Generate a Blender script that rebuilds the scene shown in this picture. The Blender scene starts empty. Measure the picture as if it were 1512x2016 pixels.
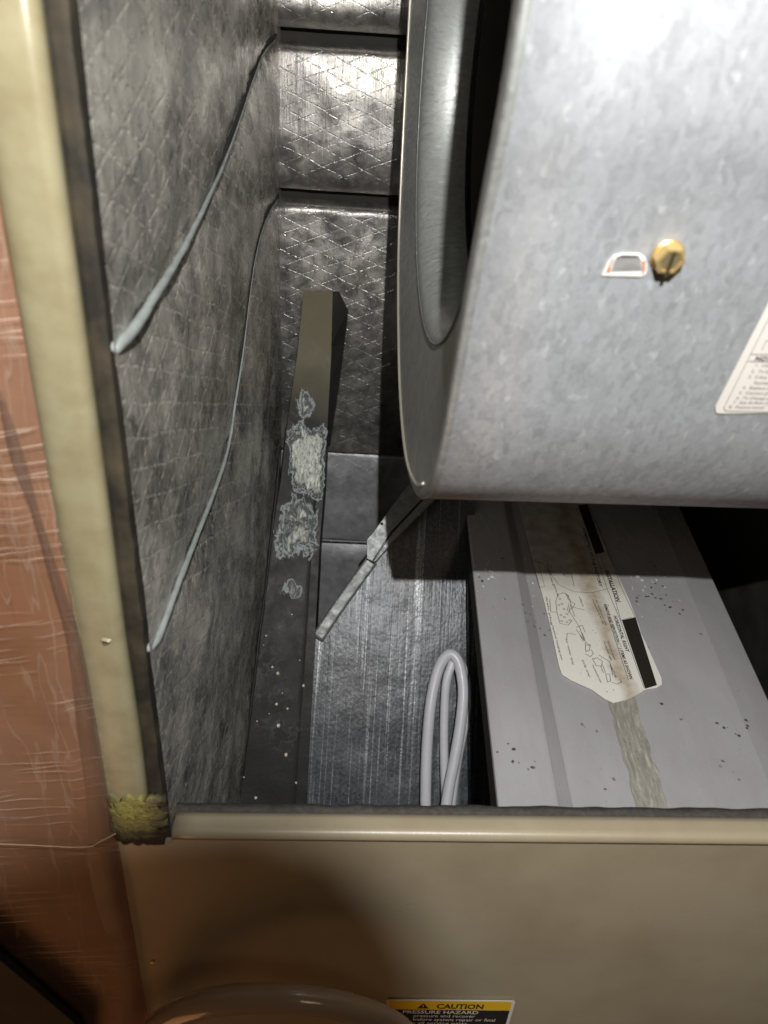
import bpy, bmesh, math, random
import numpy as np
from mathutils import Vector, Matrix, noise

# ------------------------------------------------------------------ camera
F, CX, CY = 1530.0, 756.0, 1008.0            # focal length and centre in photograph pixels
def _basis(dx=14., dv=919., va=-200.):
    D = Vector((dx, dv, -F)).normalized()
    vb = (F*F+dx*va)/dv
    U = -Vector((va, -vb, -F)).normalized()
    R = D.cross(U).normalized()
    return R, D, U
_R, _D, _U = _basis()
M = Matrix((_R, _D, _U))                      # camera coords -> world
CAM = Vector((0, -.34, 0))
LIFT = Vector((0, 0, 0))
sc = bpy.context.scene
col = sc.collection
cd = bpy.data.cameras.new('camera'); cam = bpy.data.objects.new('camera', cd); col.objects.link(cam)
cam.matrix_world = Matrix.Translation(CAM) @ M.to_4x4()
cd.sensor_fit = 'VERTICAL'; cd.sensor_height = 36.; cd.sensor_width = 27.
cd.lens = F/2016.*36.
cd.clip_start = .01; cd.clip_end = 20
cd.dof.use_dof = True; cd.dof.focus_distance = .72; cd.dof.aperture_fstop = 8.0
sc.camera = cam

# ------------------------------------------------------------------ light and exposure
w = bpy.data.worlds.new('World'); sc.world = w; w.use_nodes = True
w.node_tree.nodes['Background'].inputs[0].default_value = (.62, .52, .42, 1)
w.node_tree.nodes['Background'].inputs[1].default_value = .018
def lamp(name, kind, loc, energy, color, size, aim=None, **k):
    l = bpy.data.lights.new(name, kind); l.energy = energy; l.color = color
    if kind == 'AREA': l.size = size
    else: l.shadow_soft_size = size
    for a, b in k.items(): setattr(l, a, b)
    o = bpy.data.objects.new(name, l); col.objects.link(o); o.location = loc
    if aim is not None:
        o.rotation_euler = (Vector(aim)-Vector(loc)).to_track_quat('-Z', 'Y').to_euler()
    return o
FL = Vector((.036, -.40, .205))
lamp('flashlight', 'POINT', FL, 28.0, (1., .985, .955), .004)
lamp('room_lamp', 'AREA', (-.55, -.50, -1.05), 1.0, (1., .46, .19), .45, aim=(-.26, 0, -.66))
lamp('ceiling_lamp', 'AREA', (.50, -1.1, .55), 1.2, (1., .76, .48), .3, aim=(-.12, .1, -.25))
sc.view_settings.view_transform = 'Standard'; sc.view_settings.look = 'None'
sc.view_settings.exposure = 0; sc.view_settings.gamma = 1
sc.cycles.use_denoising = True
sc.cycles.max_bounces = 8
sc.cycles.sample_clamp_indirect = 4.

# ------------------------------------------------------------------ rays: a photograph pixel onto a real plane
def ray(p): return M @ (Vector((p[0]-CX, -(p[1]-CY), -F))/F)
def onX(p, X): r = ray(p); return CAM + r*((X-CAM.x)/r.x)
def onY(p, Y): r = ray(p); return CAM + r*((Y-CAM.y)/r.y)
def onZ(p, Z): r = ray(p); return CAM + r*((Z-CAM.z)/r.z)
def onP(p, q, n): r = ray(p); return CAM + r*((Vector(q)-CAM).dot(n)/r.dot(n))

# ------------------------------------------------------------------ material helper
class NT:
    def __init__(s, name):
        s.m = bpy.data.materials.new(name); s.m.use_nodes = True
        s.t = s.m.node_tree; s.b = s.t.nodes['Principled BSDF']
    def n(s, typ, **k):
        nd = s.t.nodes.new(typ)
        for a, v in k.items():
            if a.startswith('i_'):
                key = a[2:].replace('_', ' ')
                s.set(nd, key, v)
            else: setattr(nd, a, v)
        return nd
    def set(s, nd, key, v):
        sock = nd.inputs[int(key)] if isinstance(key, int) or key.isdigit() else nd.inputs[key]
        if hasattr(v, 'is_output') or hasattr(v, 'links'): s.t.links.new(v, sock)
        else:
            if isinstance(v, (tuple, list)) and len(v) == 3 and sock.type == 'RGBA': v = (*v, 1)
            sock.default_value = v
    def uv(s, sx=1, sy=1, rot=0, warp=0, wscale=20):
        c = s.n('ShaderNodeTexCoord').outputs['UV']
        if warp:
            nz = s.n('ShaderNodeTexNoise', i_Scale=wscale, i_Detail=3.); s.t.links.new(c, nz.inputs['Vector'])
            sub = s.n('ShaderNodeVectorMath', operation='SUBTRACT'); s.t.links.new(nz.outputs['Color'], sub.inputs[0]); sub.inputs[1].default_value = (.5, .5, .5)
            sl = s.n('ShaderNodeVectorMath', operation='SCALE'); s.t.links.new(sub.outputs[0], sl.inputs[0]); sl.inputs['Scale'].default_value = warp
            ad = s.n('ShaderNodeVectorMath', operation='ADD'); s.t.links.new(c, ad.inputs[0]); s.t.links.new(sl.outputs[0], ad.inputs[1]); c = ad.outputs[0]
        mp = s.n('ShaderNodeMapping'); s.t.links.new(c, mp.inputs[0])
        mp.inputs['Scale'].default_value = (sx, sy, 1); mp.inputs['Rotation'].default_value = (0, 0, rot)
        return mp.outputs[0]
    def noise(s, vec, scale, detail=4, rough=.55, dist=0):
        nd = s.n('ShaderNodeTexNoise', i_Scale=float(scale), i_Detail=float(detail), i_Roughness=rough, i_Distortion=float(dist))
        s.t.links.new(vec, nd.inputs['Vector']); return nd.outputs['Fac']
    def voro(s, vec, scale, feature='F1', out='Distance', rand=1.):
        nd = s.n('ShaderNodeTexVoronoi', feature=feature, i_Scale=float(scale), i_Randomness=rand)
        s.t.links.new(vec, nd.inputs['Vector']); return nd.outputs[out]
    def ramp(s, f, stops, interp='LINEAR'):
        nd = s.n('ShaderNodeValToRGB'); r = nd.color_ramp; r.interpolation = interp
        while len(r.elements) < len(stops): r.elements.new(.5)
        for e, (p, c) in zip(r.elements, stops):
            e.position = p; e.color = (c, c, c, 1) if isinstance(c, (int, float)) else (*c, 1)
        s.t.links.new(f, nd.inputs[0]); return nd.outputs[0]
    def math(s, op, a, b=0., c=0.):
        nd = s.n('ShaderNodeMath', operation=op)
        for i, v in enumerate((a, b, c)): s.set(nd, i, v)
        return nd.outputs[0]
    def mix(s, f, a, b):
        nd = s.n('ShaderNodeMix', data_type='RGBA')
        s.set(nd, 0, f); s.set(nd, 6, a if not isinstance(a, tuple) else (*a[:3], 1)); s.set(nd, 7, b if not isinstance(b, tuple) else (*b[:3], 1))
        return nd.outputs[2]
    def bump(s, h, strength=.5, dist=.001, prev=None):
        nd = s.n('ShaderNodeBump', i_Strength=strength, i_Distance=dist); s.t.links.new(h, nd.inputs['Height'])
        if prev is not None: s.t.links.new(prev, nd.inputs['Normal'])
        return nd.outputs[0]
    def out(s, **k):
        for a, v in k.items(): s.set(s.b, a.replace('_', ' '), v)
        return s.m
    def line(s, vec_u, period, width, soft=.3):
        """thin lines across a scalar coordinate"""
        fr = s.math('PINGPONG', vec_u, period/2)
        return s.ramp(s.math('DIVIDE', fr, width), [(0, 1), (soft, 1), (1, 0)])
    def xyz(s, vec):
        nd = s.n('ShaderNodeSeparateXYZ'); s.t.links.new(vec, nd.inputs[0]); return nd.outputs

# --- foil facing with scrim threads in a diamond net
def foil(name, c1, c2, rough=.33, net=.55, metal=.9, streak=.5, diam=(.023, .0125), flecks=0., wr=.35, netcol=(.55, .55, .54), nmix=.22, warp=.006, fl=(60, 22), lw=.10):
    t = NT(name)
    v = t.uv(warp=warp, wscale=22)
    x, y, _ = t.xyz(v)
    a = t.math('ADD', t.math('DIVIDE', x, diam[0]), t.math('DIVIDE', y, diam[1]))
    b = t.math('SUBTRACT', t.math('DIVIDE', x, diam[0]), t.math('DIVIDE', y, diam[1]))
    la = t.line(a, 2., lw); lb = t.line(b, 2., lw)
    vl = t.line(t.math('DIVIDE', x, .0085), 1., .07)
    netl = t.math('MAXIMUM', la, lb)
    brk = t.ramp(t.noise(t.uv(), 240, 3), [(.42, 0), (.60, 1)])
    netv = t.math('MULTIPLY', t.math('MAXIMUM', netl, t.math('MULTIPLY', vl, .5)), brk)
    fine = t.noise(t.uv(220, 22), 1, 4, .6)                 # vertical pull wrinkles
    crump = t.noise(t.uv(warp=.01, wscale=25), 75, 5, .6, .6)
    big = t.noise(t.uv(), 14, 3)
    mott = t.ramp(t.math('ADD', t.math('MULTIPLY', big, .6), t.math('MULTIPLY', crump, .4)), [(.35, c1), (.65, c2)])
    colr = t.mix(t.math('MULTIPLY', netv, nmix), mott, netcol)
    if flecks:
        flk = t.ramp(t.voro(t.uv(fl[0], fl[1], warp=.01), 1.), [(0.0, 1), (.13, 1), (.22, 0)])
        gate = t.ramp(t.noise(t.uv(), 45, 3), [(.47, 0), (.56, 1)])
        fg = t.math('MULTIPLY', t.math('MULTIPLY', flk, gate), flecks)
        colr = t.mix(fg, colr, (.85, .80, .62))
    crk = t.voro(t.uv(55, 38, warp=.012, wscale=45), 1., 'DISTANCE_TO_EDGE')
    h = t.math('ADD', t.math('MULTIPLY', netv, net), t.math('ADD', t.math('MULTIPLY', fine, streak), t.math('ADD', t.math('MULTIPLY', crk, wr*.6), t.math('MULTIPLY', crump, wr))))
    r = t.ramp(crump, [(.3, rough-.1), (.7, rough+.12)])
    return t.out(Base_Color=colr, Metallic=metal, Roughness=r, Normal=t.bump(h, .8, .0012))
m_foil = foil('foil_back', (.19, .18, .18), (.46, .44, .40), rough=.38, net=.24, metal=.8, diam=(.023, .0095))
m_foil_low = foil('foil_back_low', (.26, .265, .28), (.50, .51, .53), rough=.45, net=.18, streak=.3, wr=.2, metal=.4, diam=(.023, .0095))
m_foil_side = foil('foil_side', (.13, .125, .115), (.80, .77, .69), rough=.28, net=.6, metal=.55, streak=.5, diam=(.022, .0095), flecks=.9, wr=1.2, netcol=(.9, .87, .76), nmix=.8, warp=.008, fl=(190, 75), lw=.14)

def paint(name, c, rough=.4, dirt=.15, grain=.3, dirtcol=(.12, .09, .05), spec=.5, dscale=25, coat=0):
    t = NT(name)
    n1 = t.noise(t.uv(), dscale, 6, .6); n2 = t.noise(t.uv(), 900, 2)
    f = t.math('MULTIPLY', t.ramp(n1, [(.42, 0), (.72, 1)]), dirt)
    colr = t.mix(f, c, dirtcol)
    r = t.ramp(n1, [(.3, rough-.06), (.7, rough+.08)])
    sm = t.noise(t.uv(), 6, 2)
    return t.out(Base_Color=colr, Roughness=r, Specular_IOR_Level=spec, Coat_Weight=coat, Normal=t.bump(t.math('ADD', t.math('MULTIPLY', n2, .3), t.math('MULTIPLY', sm, 2.)), grain, .0004))
m_beige = paint('beige_paint', (.29, .26, .16), .34, .55, .6, (.17, .13, .06), dscale=38)
m_panel = paint('beige_panel_paint', (.37, .32, .225), .32, .35, .5, (.16, .10, .05), dscale=9)
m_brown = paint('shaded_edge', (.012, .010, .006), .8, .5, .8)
m_foam = paint('foam_gasket', (.045, .040, .034), .9, .5, 1., (.12, .11, .10), dscale=220)
m_black = paint('black_plastic', (.018, .018, .018), .5, .3, .5, (.06, .06, .06))
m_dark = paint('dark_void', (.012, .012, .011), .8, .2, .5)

def galv(name, base=(.46, .475, .49), k=1., rough=.42, metal=.55, scale=1.):
    t = NT(name)
    v = t.uv(1, 1, .3, warp=.006, wscale=60)
    sp = t.voro(t.uv(150*scale, 300*scale, .5, warp=.006, wscale=120), 1., out='Color')
    s1 = t.xyz(sp)[0]
    n = t.noise(v, 260*scale, 6, .7); n2 = t.noise(v, 40*scale, 5, .65)
    st = t.noise(t.uv(70*scale, 190*scale, .55, warp=.010, wscale=80), 1., 5, .65)
    f = t.math('ADD', t.math('MULTIPLY', n, .35), t.math('ADD', t.math('MULTIPLY', n2, .3), t.math('ADD', t.math('MULTIPLY', s1, .16), t.math('MULTIPLY', st, .22))))
    lo = tuple(c*.74*k for c in base); hi = tuple(min(1, c*1.2*k) for c in base)
    c = t.ramp(f, [(.36, lo), (.54, tuple(x*k for x in base)), (.72, hi)])
    fl = t.ramp(t.noise(t.uv(85*scale, 170*scale, .5, warp=.01, wscale=90), 1., 3), [(.62, 0), (.68, 1)])
    c = t.mix(t.math('MULTIPLY', fl, .28), c, (.74, .75, .76))
    r = t.ramp(f, [(.35, rough+.1), (.7, rough-.06)])
    return t.out(Base_Color=c, Metallic=metal, Roughness=r, Normal=t.bump(n, .25, .0005))
m_galv = galv('galvanised_steel', base=(.385, .402, .425), metal=.3, rough=.5)
m_galv_d = galv('galvanised_side', base=(.37, .385, .375), metal=.5, rough=.38)
m_galv_b = galv('galvanised_bracket', base=(.20, .21, .21), metal=.5, rough=.48)

def textured_metal():
    t = NT('embossed_dark_sheet')
    v = t.uv(warp=.003, wscale=120)
    peb = t.voro(t.uv(380, 240, .5, warp=.003, wscale=250), 1., 'SMOOTH_F1')
    n = t.noise(v, 260, 4, .6)
    st = t.noise(t.uv(300, 2.0), 1., 2, .5)
    st2 = t.noise(t.uv(90, 5.), 1., 2, .5)
    big = t.noise(t.uv(), 9, 3)
    s = t.math('MULTIPLY', t.ramp(st, [(.55, 0), (.62, 1)]), t.ramp(st2, [(.46, .05), (.58, 1)]))
    s = t.math('MULTIPLY', s, t.ramp(t.noise(v, 500, 2), [(.40, .15), (.55, 1)]))
    c = t.ramp(n, [(.35, (.030, .032, .037)), (.65, (.085, .090, .10))])
    c = t.mix(t.math('MULTIPLY', t.ramp(big, [(.4, 0), (.7, 1)]), .35), c, (.13, .14, .16))
    c = t.mix(t.math('MULTIPLY', s, .62), c, (.50, .52, .55))
    h = t.math('ADD', t.math('MULTIPLY', peb, .35), t.math('ADD', t.math('MULTIPLY', n, .4), t.math('MULTIPLY', st, .9)))
    return t.out(Base_Color=c, Metallic=.3, Roughness=.38, Normal=t.bump(h, .45, .0011))
m_emb = textured_metal()

def beam_mat(Ltot):
    t = NT('black_channel_with_limescale')
    v = t.uv(warp=.012, wscale=45)
    x, y, _ = t.xyz(t.uv())
    n = t.noise(v, 55, 8, .65); fine = t.noise(t.uv(), 420, 4, .7)
    # beige towards the top end, black below
    top = t.ramp(t.math('ADD', t.math('DIVIDE', y, Ltot), t.math('MULTIPLY', n, .06)), [(.0, 0), (.79, 0), (.90, 1)])
    c = t.ramp(fine, [(.3, (.010, .010, .010)), (.7, (.022, .022, .021))])
    c = t.mix(top, c, (.14, .125, .08))
    edge = t.math('SUBTRACT', 1., t.ramp(t.math('ABSOLUTE', t.math('SUBTRACT', n, .5)), [(0, 0), (.035, 1)]))
    gate = t.math('MULTIPLY', t.ramp(t.noise(t.uv(), 16, 3), [(.52, 0), (.62, 1)]), .13)
    c = t.mix(t.math('MULTIPLY', edge, gate), c, (.30, .33, .33))
    r = t.ramp(n, [(.3, .42), (.7, .6)])
    return t.out(Base_Color=c, Roughness=r, Specular_IOR_Level=.25, Normal=t.bump(fine, .3, .0006))

def crust_mat():
    t = NT('lime_crust')
    v = t.uv(1.25, .8, warp=.012, wscale=55)
    n = t.noise(v, 75, 10, .68, .8); n2 = t.noise(t.uv(420, 150, .5, warp=.01, wscale=80), 1., 6, .7)
    cov = t.n('ShaderNodeAttribute', attribute_name='cover').outputs['Fac']
    f = t.math('ADD', t.math('MULTIPLY', n, .8), t.math('MULTIPLY', cov, .38))
    thick = t.ramp(n2, [(.36, (.10, .11, .105)), (.48, (.44, .46, .42)), (.62, (.80, .80, .70))])
    film = t.ramp(f, [(.50, (.46, .50, .52)), (.53, (.40, .44, .45)), (.57, (.10, .11, .11)), (.64, (.20, .22, .22))])
    m = t.ramp(t.math('ADD', f, t.math('MULTIPLY', t.math('SUBTRACT', n2, .5), .25)), [(.59, 0), (.68, 1)])
    c = t.mix(m, film, thick)
    a = t.ramp(f, [(.47, 0), (.505, .85), (.54, .6), (.58, .4), (.64, .8), (.70, 1)])
    return t.out(Base_Color=c, Roughness=.55, Alpha=a, Normal=t.bump(t.math('ADD', n2, f), .9, .0015))
m_crust = crust_mat()

def slab_mat():
    t = NT('grey_painted_pan')
    v = t.uv(warp=.004, wscale=90)
    big = t.noise(t.uv(), 7, 3)
    c = t.ramp(big, [(.3, (.38, .375, .395)), (.7, (.44, .43, .445))])
    d = t.voro(t.uv(warp=.004, wscale=160), 125.); gate = t.ramp(t.noise(t.uv(), 17, 3), [(.56, 0), (.60, 1)])
    speck = t.math('MULTIPLY', t.ramp(t.math('ADD', d, t.math('MULTIPLY', t.noise(v, 300, 3), .35)), [(.34, 1), (.38, 0)]), gate)
    c = t.mix(t.math('MULTIPLY', speck, .9), c, (.045, .035, .028))
    d2 = t.ramp(t.voro(v, 420.), [(.1, 1), (.18, 0)])
    c = t.mix(t.math('MULTIPLY', t.math('MULTIPLY', d2, t.ramp(t.noise(t.uv(), 24, 2), [(.60, 0), (.68, 1)])), .7), c, (.08, .06, .05))
    smr = t.ramp(t.noise(t.uv(24, 7, .3, warp=.02), 1., 6, .7), [(.42, 0), (.72, 1)])
    c = t.mix(t.math('MULTIPLY', smr, .30), c, (.24, .215, .19))
    scr = t.ramp(t.noise(t.uv(30, 420, .35, warp=.01), 1., 2), [(.73, 0), (.76, 1)])
    c = t.mix(t.math('MULTIPLY', scr, .4), c, (.55, .54, .55))
    fine = t.noise(v, 1000, 2)
    return t.out(Base_Color=c, Roughness=t.ramp(t.math('ADD', t.math('MULTIPLY', big, .5), t.math('MULTIPLY', smr, .4)), [(.2, .24), (.8, .46)]), Normal=t.bump(fine, .12, .0004))
m_slab = slab_mat()
m_drop = NT('water_spots').out(Base_Color=(.9, .9, .92), Roughness=.1, Alpha=.8)

def wall_mat():
    t = NT('brown_board_wall')
    n = t.noise(t.uv(4, 40, .5), 6, 5); g = t.noise(t.uv(), 30, 6)
    c = t.ramp(g, [(.3, (.19, .088, .045)), (.7, (.25, .118, .062))])
    scr = t.ramp(t.noise(t.uv(220, 9, -.65), 1., 2), [(.70, 0), (.76, 1)])
    c = t.mix(t.math('MULTIPLY', scr, .4), c, (.09, .04, .02))
    return t.out(Base_Color=c, Roughness=.6, Normal=t.bump(n, .2, .001))
m_wall = wall_mat()

def film_mat():
    t = NT('clear_film')
    v = t.uv(warp=.012, wscale=14)
    x, y, _ = t.xyz(v)
    l1 = t.line(t.math('ADD', y, t.math('MULTIPLY', x, -.16)), .0085, .0004, .25)
    l2 = t.line(t.math('ADD', y, t.math('MULTIPLY', x, -.26)), .023, .0004, .2)
    g1 = t.ramp(t.noise(t.uv(14, 30), 1., 3), [(.47, 0), (.62, 1)])
    w1 = t.math('MULTIPLY', t.math('MAXIMUM', l1, l2), g1)
    vv = t.ramp(t.math('ABSOLUTE', t.math('SUBTRACT', t.noise(t.uv(40, 4, warp=.01), 1., 3), .5)), [(0, 1), (.012, 0)])
    haze = t.ramp(t.noise(t.uv(9, 3), 1., 4), [(.4, .0), (.7, .13)])
    top = t.ramp(y, [(.0, 0), (.25, 0), (.36, 1)])          # creases fade towards the bottom of the sheet
    a = t.math('ADD', haze, t.math('MULTIPLY', t.math('MAXIMUM', w1, t.math('MULTIPLY', vv, .2)), t.math('MULTIPLY', top, .75)))
    h = t.math('ADD', w1, t.noise(t.uv(20, 60), 1., 4))
    return t.out(Base_Color=(.66, .52, .42), Roughness=.38, Specular_IOR_Level=.35, Alpha=a, Normal=t.bump(h, .35, .0015))
m_film = film_mat()
m_fold = NT('film_fold').out(Base_Color=(.13, .085, .065), Roughness=.35, Alpha=.42)

def plain(name, c, rough=.5, **k): return NT(name).out(Base_Color=c, Roughness=rough, **k)
m_rod = paint('grey_bead', (.27, .30, .29), .65, .5, .8, (.10, .10, .09), dscale=90)
m_cable = paint('white_cable', (.62, .62, .66), .35, .15, .2, (.3, .3, .3), dscale=60)
m_hose = NT('brown_vinyl').out(Base_Color=(.50, .38, .28), Roughness=.2, Coat_Weight=.6, Transmission_Weight=.3, IOR=1.3)
m_ink = plain('black_ink', (.03, .03, .033), .5)
m_ink_soft = plain('faded_ink', (.22, .21, .20), .5)
m_yellow = plain('yellow_ink', (.80, .50, .02), .4)
m_white = plain('sticker_white', (.72, .69, .64), .4)
m_sblack = plain('sticker_black', (.028, .024, .02), .4)
m_brass = NT('brass'); m_brass = m_brass.out(Base_Color=(.80, .60, .26), Metallic=.75, Roughness=.38)
m_brass_d = plain('worn_brass', (.24, .20, .11), .5, Metallic=.5)
m_slotw = plain('bare_cut_edge', (.80, .78, .74), .5)
m_rust = plain('rust', (.42, .17, .07), .8)
m_recess = galv('slot_recess', base=(.40, .40, .40), metal=.4)

def label_mat():
    t = NT('stained_label')
    x, y, _ = t.xyz(t.uv(warp=.004, wscale=60))
    n = t.noise(t.uv(warp=.004, wscale=90), 60, 6, .65)
    big = t.noise(t.uv(), 20, 4)
    # brown water stain running lengthwise down the middle of the label
    band = t.ramp(t.math('ABSOLUTE', t.math('SUBTRACT', y, t.math('ADD', .0, t.math('MULTIPLY', t.math('SUBTRACT', big, .5), .02)))), [(0, 1), (.006, .7), (.011, 0)])
    c = t.mix(t.math('MULTIPLY', band, t.ramp(n, [(.3, .25), (.7, .95)])), (.86, .845, .78), (.36, .25, .12))
    old = t.ramp(t.math('MULTIPLY', x, -1.), [(.0, 0), (.06, 0), (.10, 1)])   # far end soaked brown
    c = t.mix(t.math('MULTIPLY', old, t.ramp(n, [(.3, .35), (.7, .8)])), c, (.25, .19, .13))
    sp = t.ramp(t.math('ADD', t.voro(t.uv(), 190.), t.math('MULTIPLY', n, .3)), [(.23, 1), (.28, 0)])
    c = t.mix(t.math('MULTIPLY', sp, t.ramp(big, [(.5, 0), (.6, 1)])), c, (.06, .04, .03))
    return t.out(Base_Color=c, Roughness=.42, Normal=t.bump(n, .3, .0008))
m_label = label_mat()
def tape_mat():
    t = NT('adhesive_strip')
    n = t.noise(t.uv(420, 45, warp=.006), 1., 6, .6); n2 = t.noise(t.uv(300, 90, warp=.004), 1., 5)
    c = t.ramp(n, [(.3, (.30, .28, .22)), (.55, (.44, .42, .36)), (.72, (.72, .70, .64))])
    return t.out(Base_Color=c, Roughness=.3, Alpha=t.ramp(n2, [(.3, .45), (.6, .85)]), Normal=t.bump(t.math('ADD', n, n2), .8, .0015))
m_tape = tape_mat()
def fibre_mat():
    t = NT('fibreglass')
    n = t.noise(t.uv(25, 420, .08, warp=.003), 1., 6, .7); b = t.noise(t.uv(), 110, 4)
    x, y, _ = t.xyz(t.uv(warp=.006, wscale=100))
    dx = t.math('DIVIDE', t.math('SUBTRACT', x, .017), .019); dy = t.math('DIVIDE', t.math('SUBTRACT', y, .014), .019)
    d = t.math('SQRT', t.math('ADD', t.math('MULTIPLY', dx, dx), t.math('MULTIPLY', dy, dy)))
    f = t.math('ADD', t.math('MULTIPLY', n, .45), t.math('ADD', t.math('MULTIPLY', b, .3), t.math('MULTIPLY', d, -.32)))
    c = t.ramp(t.math('ADD', f, .3), [(.18, (.04, .03, .016)), (.30, (.16, .135, .06)), (.42, (.27, .235, .07)), (.58, (.42, .38, .10))])
    return t.out(Base_Color=c, Roughness=.9, Normal=t.bump(n, 1., .002))
m_fibre = fibre_mat()

# ------------------------------------------------------------------ object helpers
def put(name, me, mat, parent=None, label=None, kind=None, cat=None, group=None):
    o = bpy.data.objects.new(name, me); col.objects.link(o)
    if mat is not None: me.materials.append(mat)
    if parent is not None: o.parent = parent
    for k, v in (('label', label), ('kind', kind), ('category', cat), ('group', group)):
        if v: o[k] = v
    return o
def thing(name, label, cat, loc=(0, 0, 0), group=None):
    o = bpy.data.objects.new(name, None); col.objects.link(o); o.empty_display_size = .02
    o['label'] = label; o['category'] = cat
    if group: o['group'] = group
    return o
def meshd(name, verts, faces, uvs=None, smooth=False):
    me = bpy.data.meshes.new(name); me.from_pydata([tuple(v) for v in verts], [], faces)
    if uvs is not None:
        l = me.uv_layers.new(name='UV')
        for lp in me.loops: l.data[lp.index].uv = uvs[lp.vertex_index]
    if smooth:
        for p in me.polygons: p.use_smooth = True
    me.update(); return me
def grid(name, fn, nu, nv, smooth=True, uvf=None):
    """fn(s,t)->Vector, s,t in 0..1; UV in metres unless uvf"""
    vs = []; uv = []
    P = [[Vector(fn(i/nu, j/nv)) for i in range(nu+1)] for j in range(nv+1)]
    us = [0]; vss = [0]
    mid = nv//2
    for i in range(nu): us.append(us[-1]+(P[mid][i+1]-P[mid][i]).length)
    for j in range(nv): vss.append(vss[-1]+(P[j+1][nu//2]-P[j][nu//2]).length)
    for j in range(nv+1):
        for i in range(nu+1):
            vs.append(P[j][i]); uv.append((us[i], vss[j]) if uvf is None else uvf(i/nu, j/nv, P[j][i]))
    fs = [(j*(nu+1)+i, j*(nu+1)+i+1, (j+1)*(nu+1)+i+1, (j+1)*(nu+1)+i) for j in range(nv) for i in range(nu)]
    return meshd(name, vs, fs, uv, smooth)
def solid(o, t, off=-1):
    m = o.modifiers.new('thickness', 'SOLIDIFY'); m.thickness = t; m.offset = off; return o
def bevel(o, wd, seg=2, ang=35):
    m = o.modifiers.new('edge', 'BEVEL'); m.width = wd; m.segments = seg; m.limit_method = 'ANGLE'; m.angle_limit = math.radians(ang); return o
def autouv(me):
    l = me.uv_layers.get('UV') or me.uv_layers.new(name='UV')
    for p in me.polygons:
        n = p.normal; ax = max(range(3), key=lambda k: abs(n[k])); a, b = [k for k in range(3) if k != ax]
        for li in p.loop_indices:
            c = me.vertices[me.loops[li].vertex_index].co; l.data[li].uv = (c[a], c[b])
def prism(name, poly, vec):
    """closed polygon (list of Vector) extruded by vec"""
    n = len(poly); vec = Vector(vec)
    vs = [Vector(p) for p in poly]+[Vector(p)+vec for p in poly]
    fs = [tuple(range(n))[::-1], tuple(range(n, 2*n))]+[(i, (i+1) % n, n+(i+1) % n, n+i) for i in range(n)]
    me = meshd(name, vs, fs)
    bm = bmesh.new(); bm.from_mesh(me); bmesh.ops.recalc_face_normals(bm, faces=bm.faces); bm.to_mesh(me); bm.free()
    autouv(me); return me
def loft(name, profs, smooth=False, cap=True):
    """list of profiles (equal point counts) joined along; open profiles"""
    k = len(profs[0]); vs = []; uv = []
    L = 0
    for a, pr in enumerate(profs):
        if a: L += (Vector(pr[0])-Vector(profs[a-1][0])).length
        s = 0
        for i, p in enumerate(pr):
            if i: s += (Vector(p)-Vector(pr[i-1])).length
            vs.append(Vector(p)); uv.append((s, L))
    fs = [(a*k+i, a*k+i+1, (a+1)*k+i+1, (a+1)*k+i) for a in range(len(profs)-1) for i in range(k-1)]
    return meshd(name, vs, fs, uv, smooth)
def catmull(pts, n=8):
    pts = [Vector(p) for p in pts]; P = [pts[0]*2-pts[1]]+pts+[pts[-1]*2-pts[-2]]; out = []
    for i in range(1, len(P)-2):
        for k in range(n):
            t = k/n; a, b, c, d = P[i-1:i+3]
            out.append(.5*((2*b)+(c-a)*t+(2*a-5*b+4*c-d)*t*t+(3*b-a-3*c+d)*t**3))
    out.append(pts[-1]); return out
def tube(name, pts, rad, seg=12, n=8, jitter=0):
    pts = catmull(pts, n); vs = []; uv = []; L = 0; N = len(pts)
    up = None
    for i, p in enumerate(pts):
        t = (pts[min(i+1, N-1)]-pts[max(i-1, 0)]).normalized()
        if up is None:
            up = t.orthogonal().normalized()
        up = (up-t*up.dot(t)).normalized(); sd = t.cross(up)
        if i: L += (p-pts[i-1]).length
        r = rad(i/(N-1)) if callable(rad) else rad
        for k in range(seg):
            a = 2*math.pi*k/seg
            rr = r*(1+jitter*noise.noise(p*90+Vector((k, 0, 0))*.4))
            vs.append(p+up*math.cos(a)*rr+sd*math.sin(a)*rr); uv.append((k/seg*2*math.pi*r, L))
    fs = [(i*seg+k, i*seg+(k+1) % seg, (i+1)*seg+(k+1) % seg, (i+1)*seg+k) for i in range(N-1) for k in range(seg)]
    fs += [tuple(range(seg))[::-1], tuple((N-1)*seg+k for k in range(seg))]
    return meshd(name, vs, fs, uv, True)
def frame(o, ex, ey):
    """matrix whose local x,y run along ex,ey (may be sheared)"""
    ex = Vector(ex); ey = Vector(ey); ez = ex.normalized().cross(ey.normalized()).normalized()
    m = Matrix.Identity(4)
    for i in range(3): m[i][0] = ex[i]; m[i][1] = ey[i]; m[i][2] = ez[i]; m[i][3] = o[i]
    return m
def text(body, size, fr, x, y, mat, parent, name='lettering', xs=1., bold=.0, align='LEFT', rot=0, lift=.0004, label=None):
    cu = bpy.data.curves.new('t', 'FONT'); cu.body = body; cu.size = size; cu.align_x = align; cu.offset = bold; cu.resolution_u = 2
    cu.space_line = 1.
    to = bpy.data.objects.new('t', cu); col.objects.link(to)
    dg = bpy.context.evaluated_depsgraph_get()
    me = bpy.data.meshes.new_from_object(to.evaluated_get(dg)); me.materials.clear()
    bpy.data.objects.remove(to); bpy.data.curves.remove(cu)
    me.transform(Matrix.Translation((x, y, lift)) @ Matrix.Rotation(rot, 4, 'Z') @ Matrix.Diagonal((xs, 1, 1, 1)))
    me.transform(fr); me.name = name
    return put(name, me, mat, parent, label=label)
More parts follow.
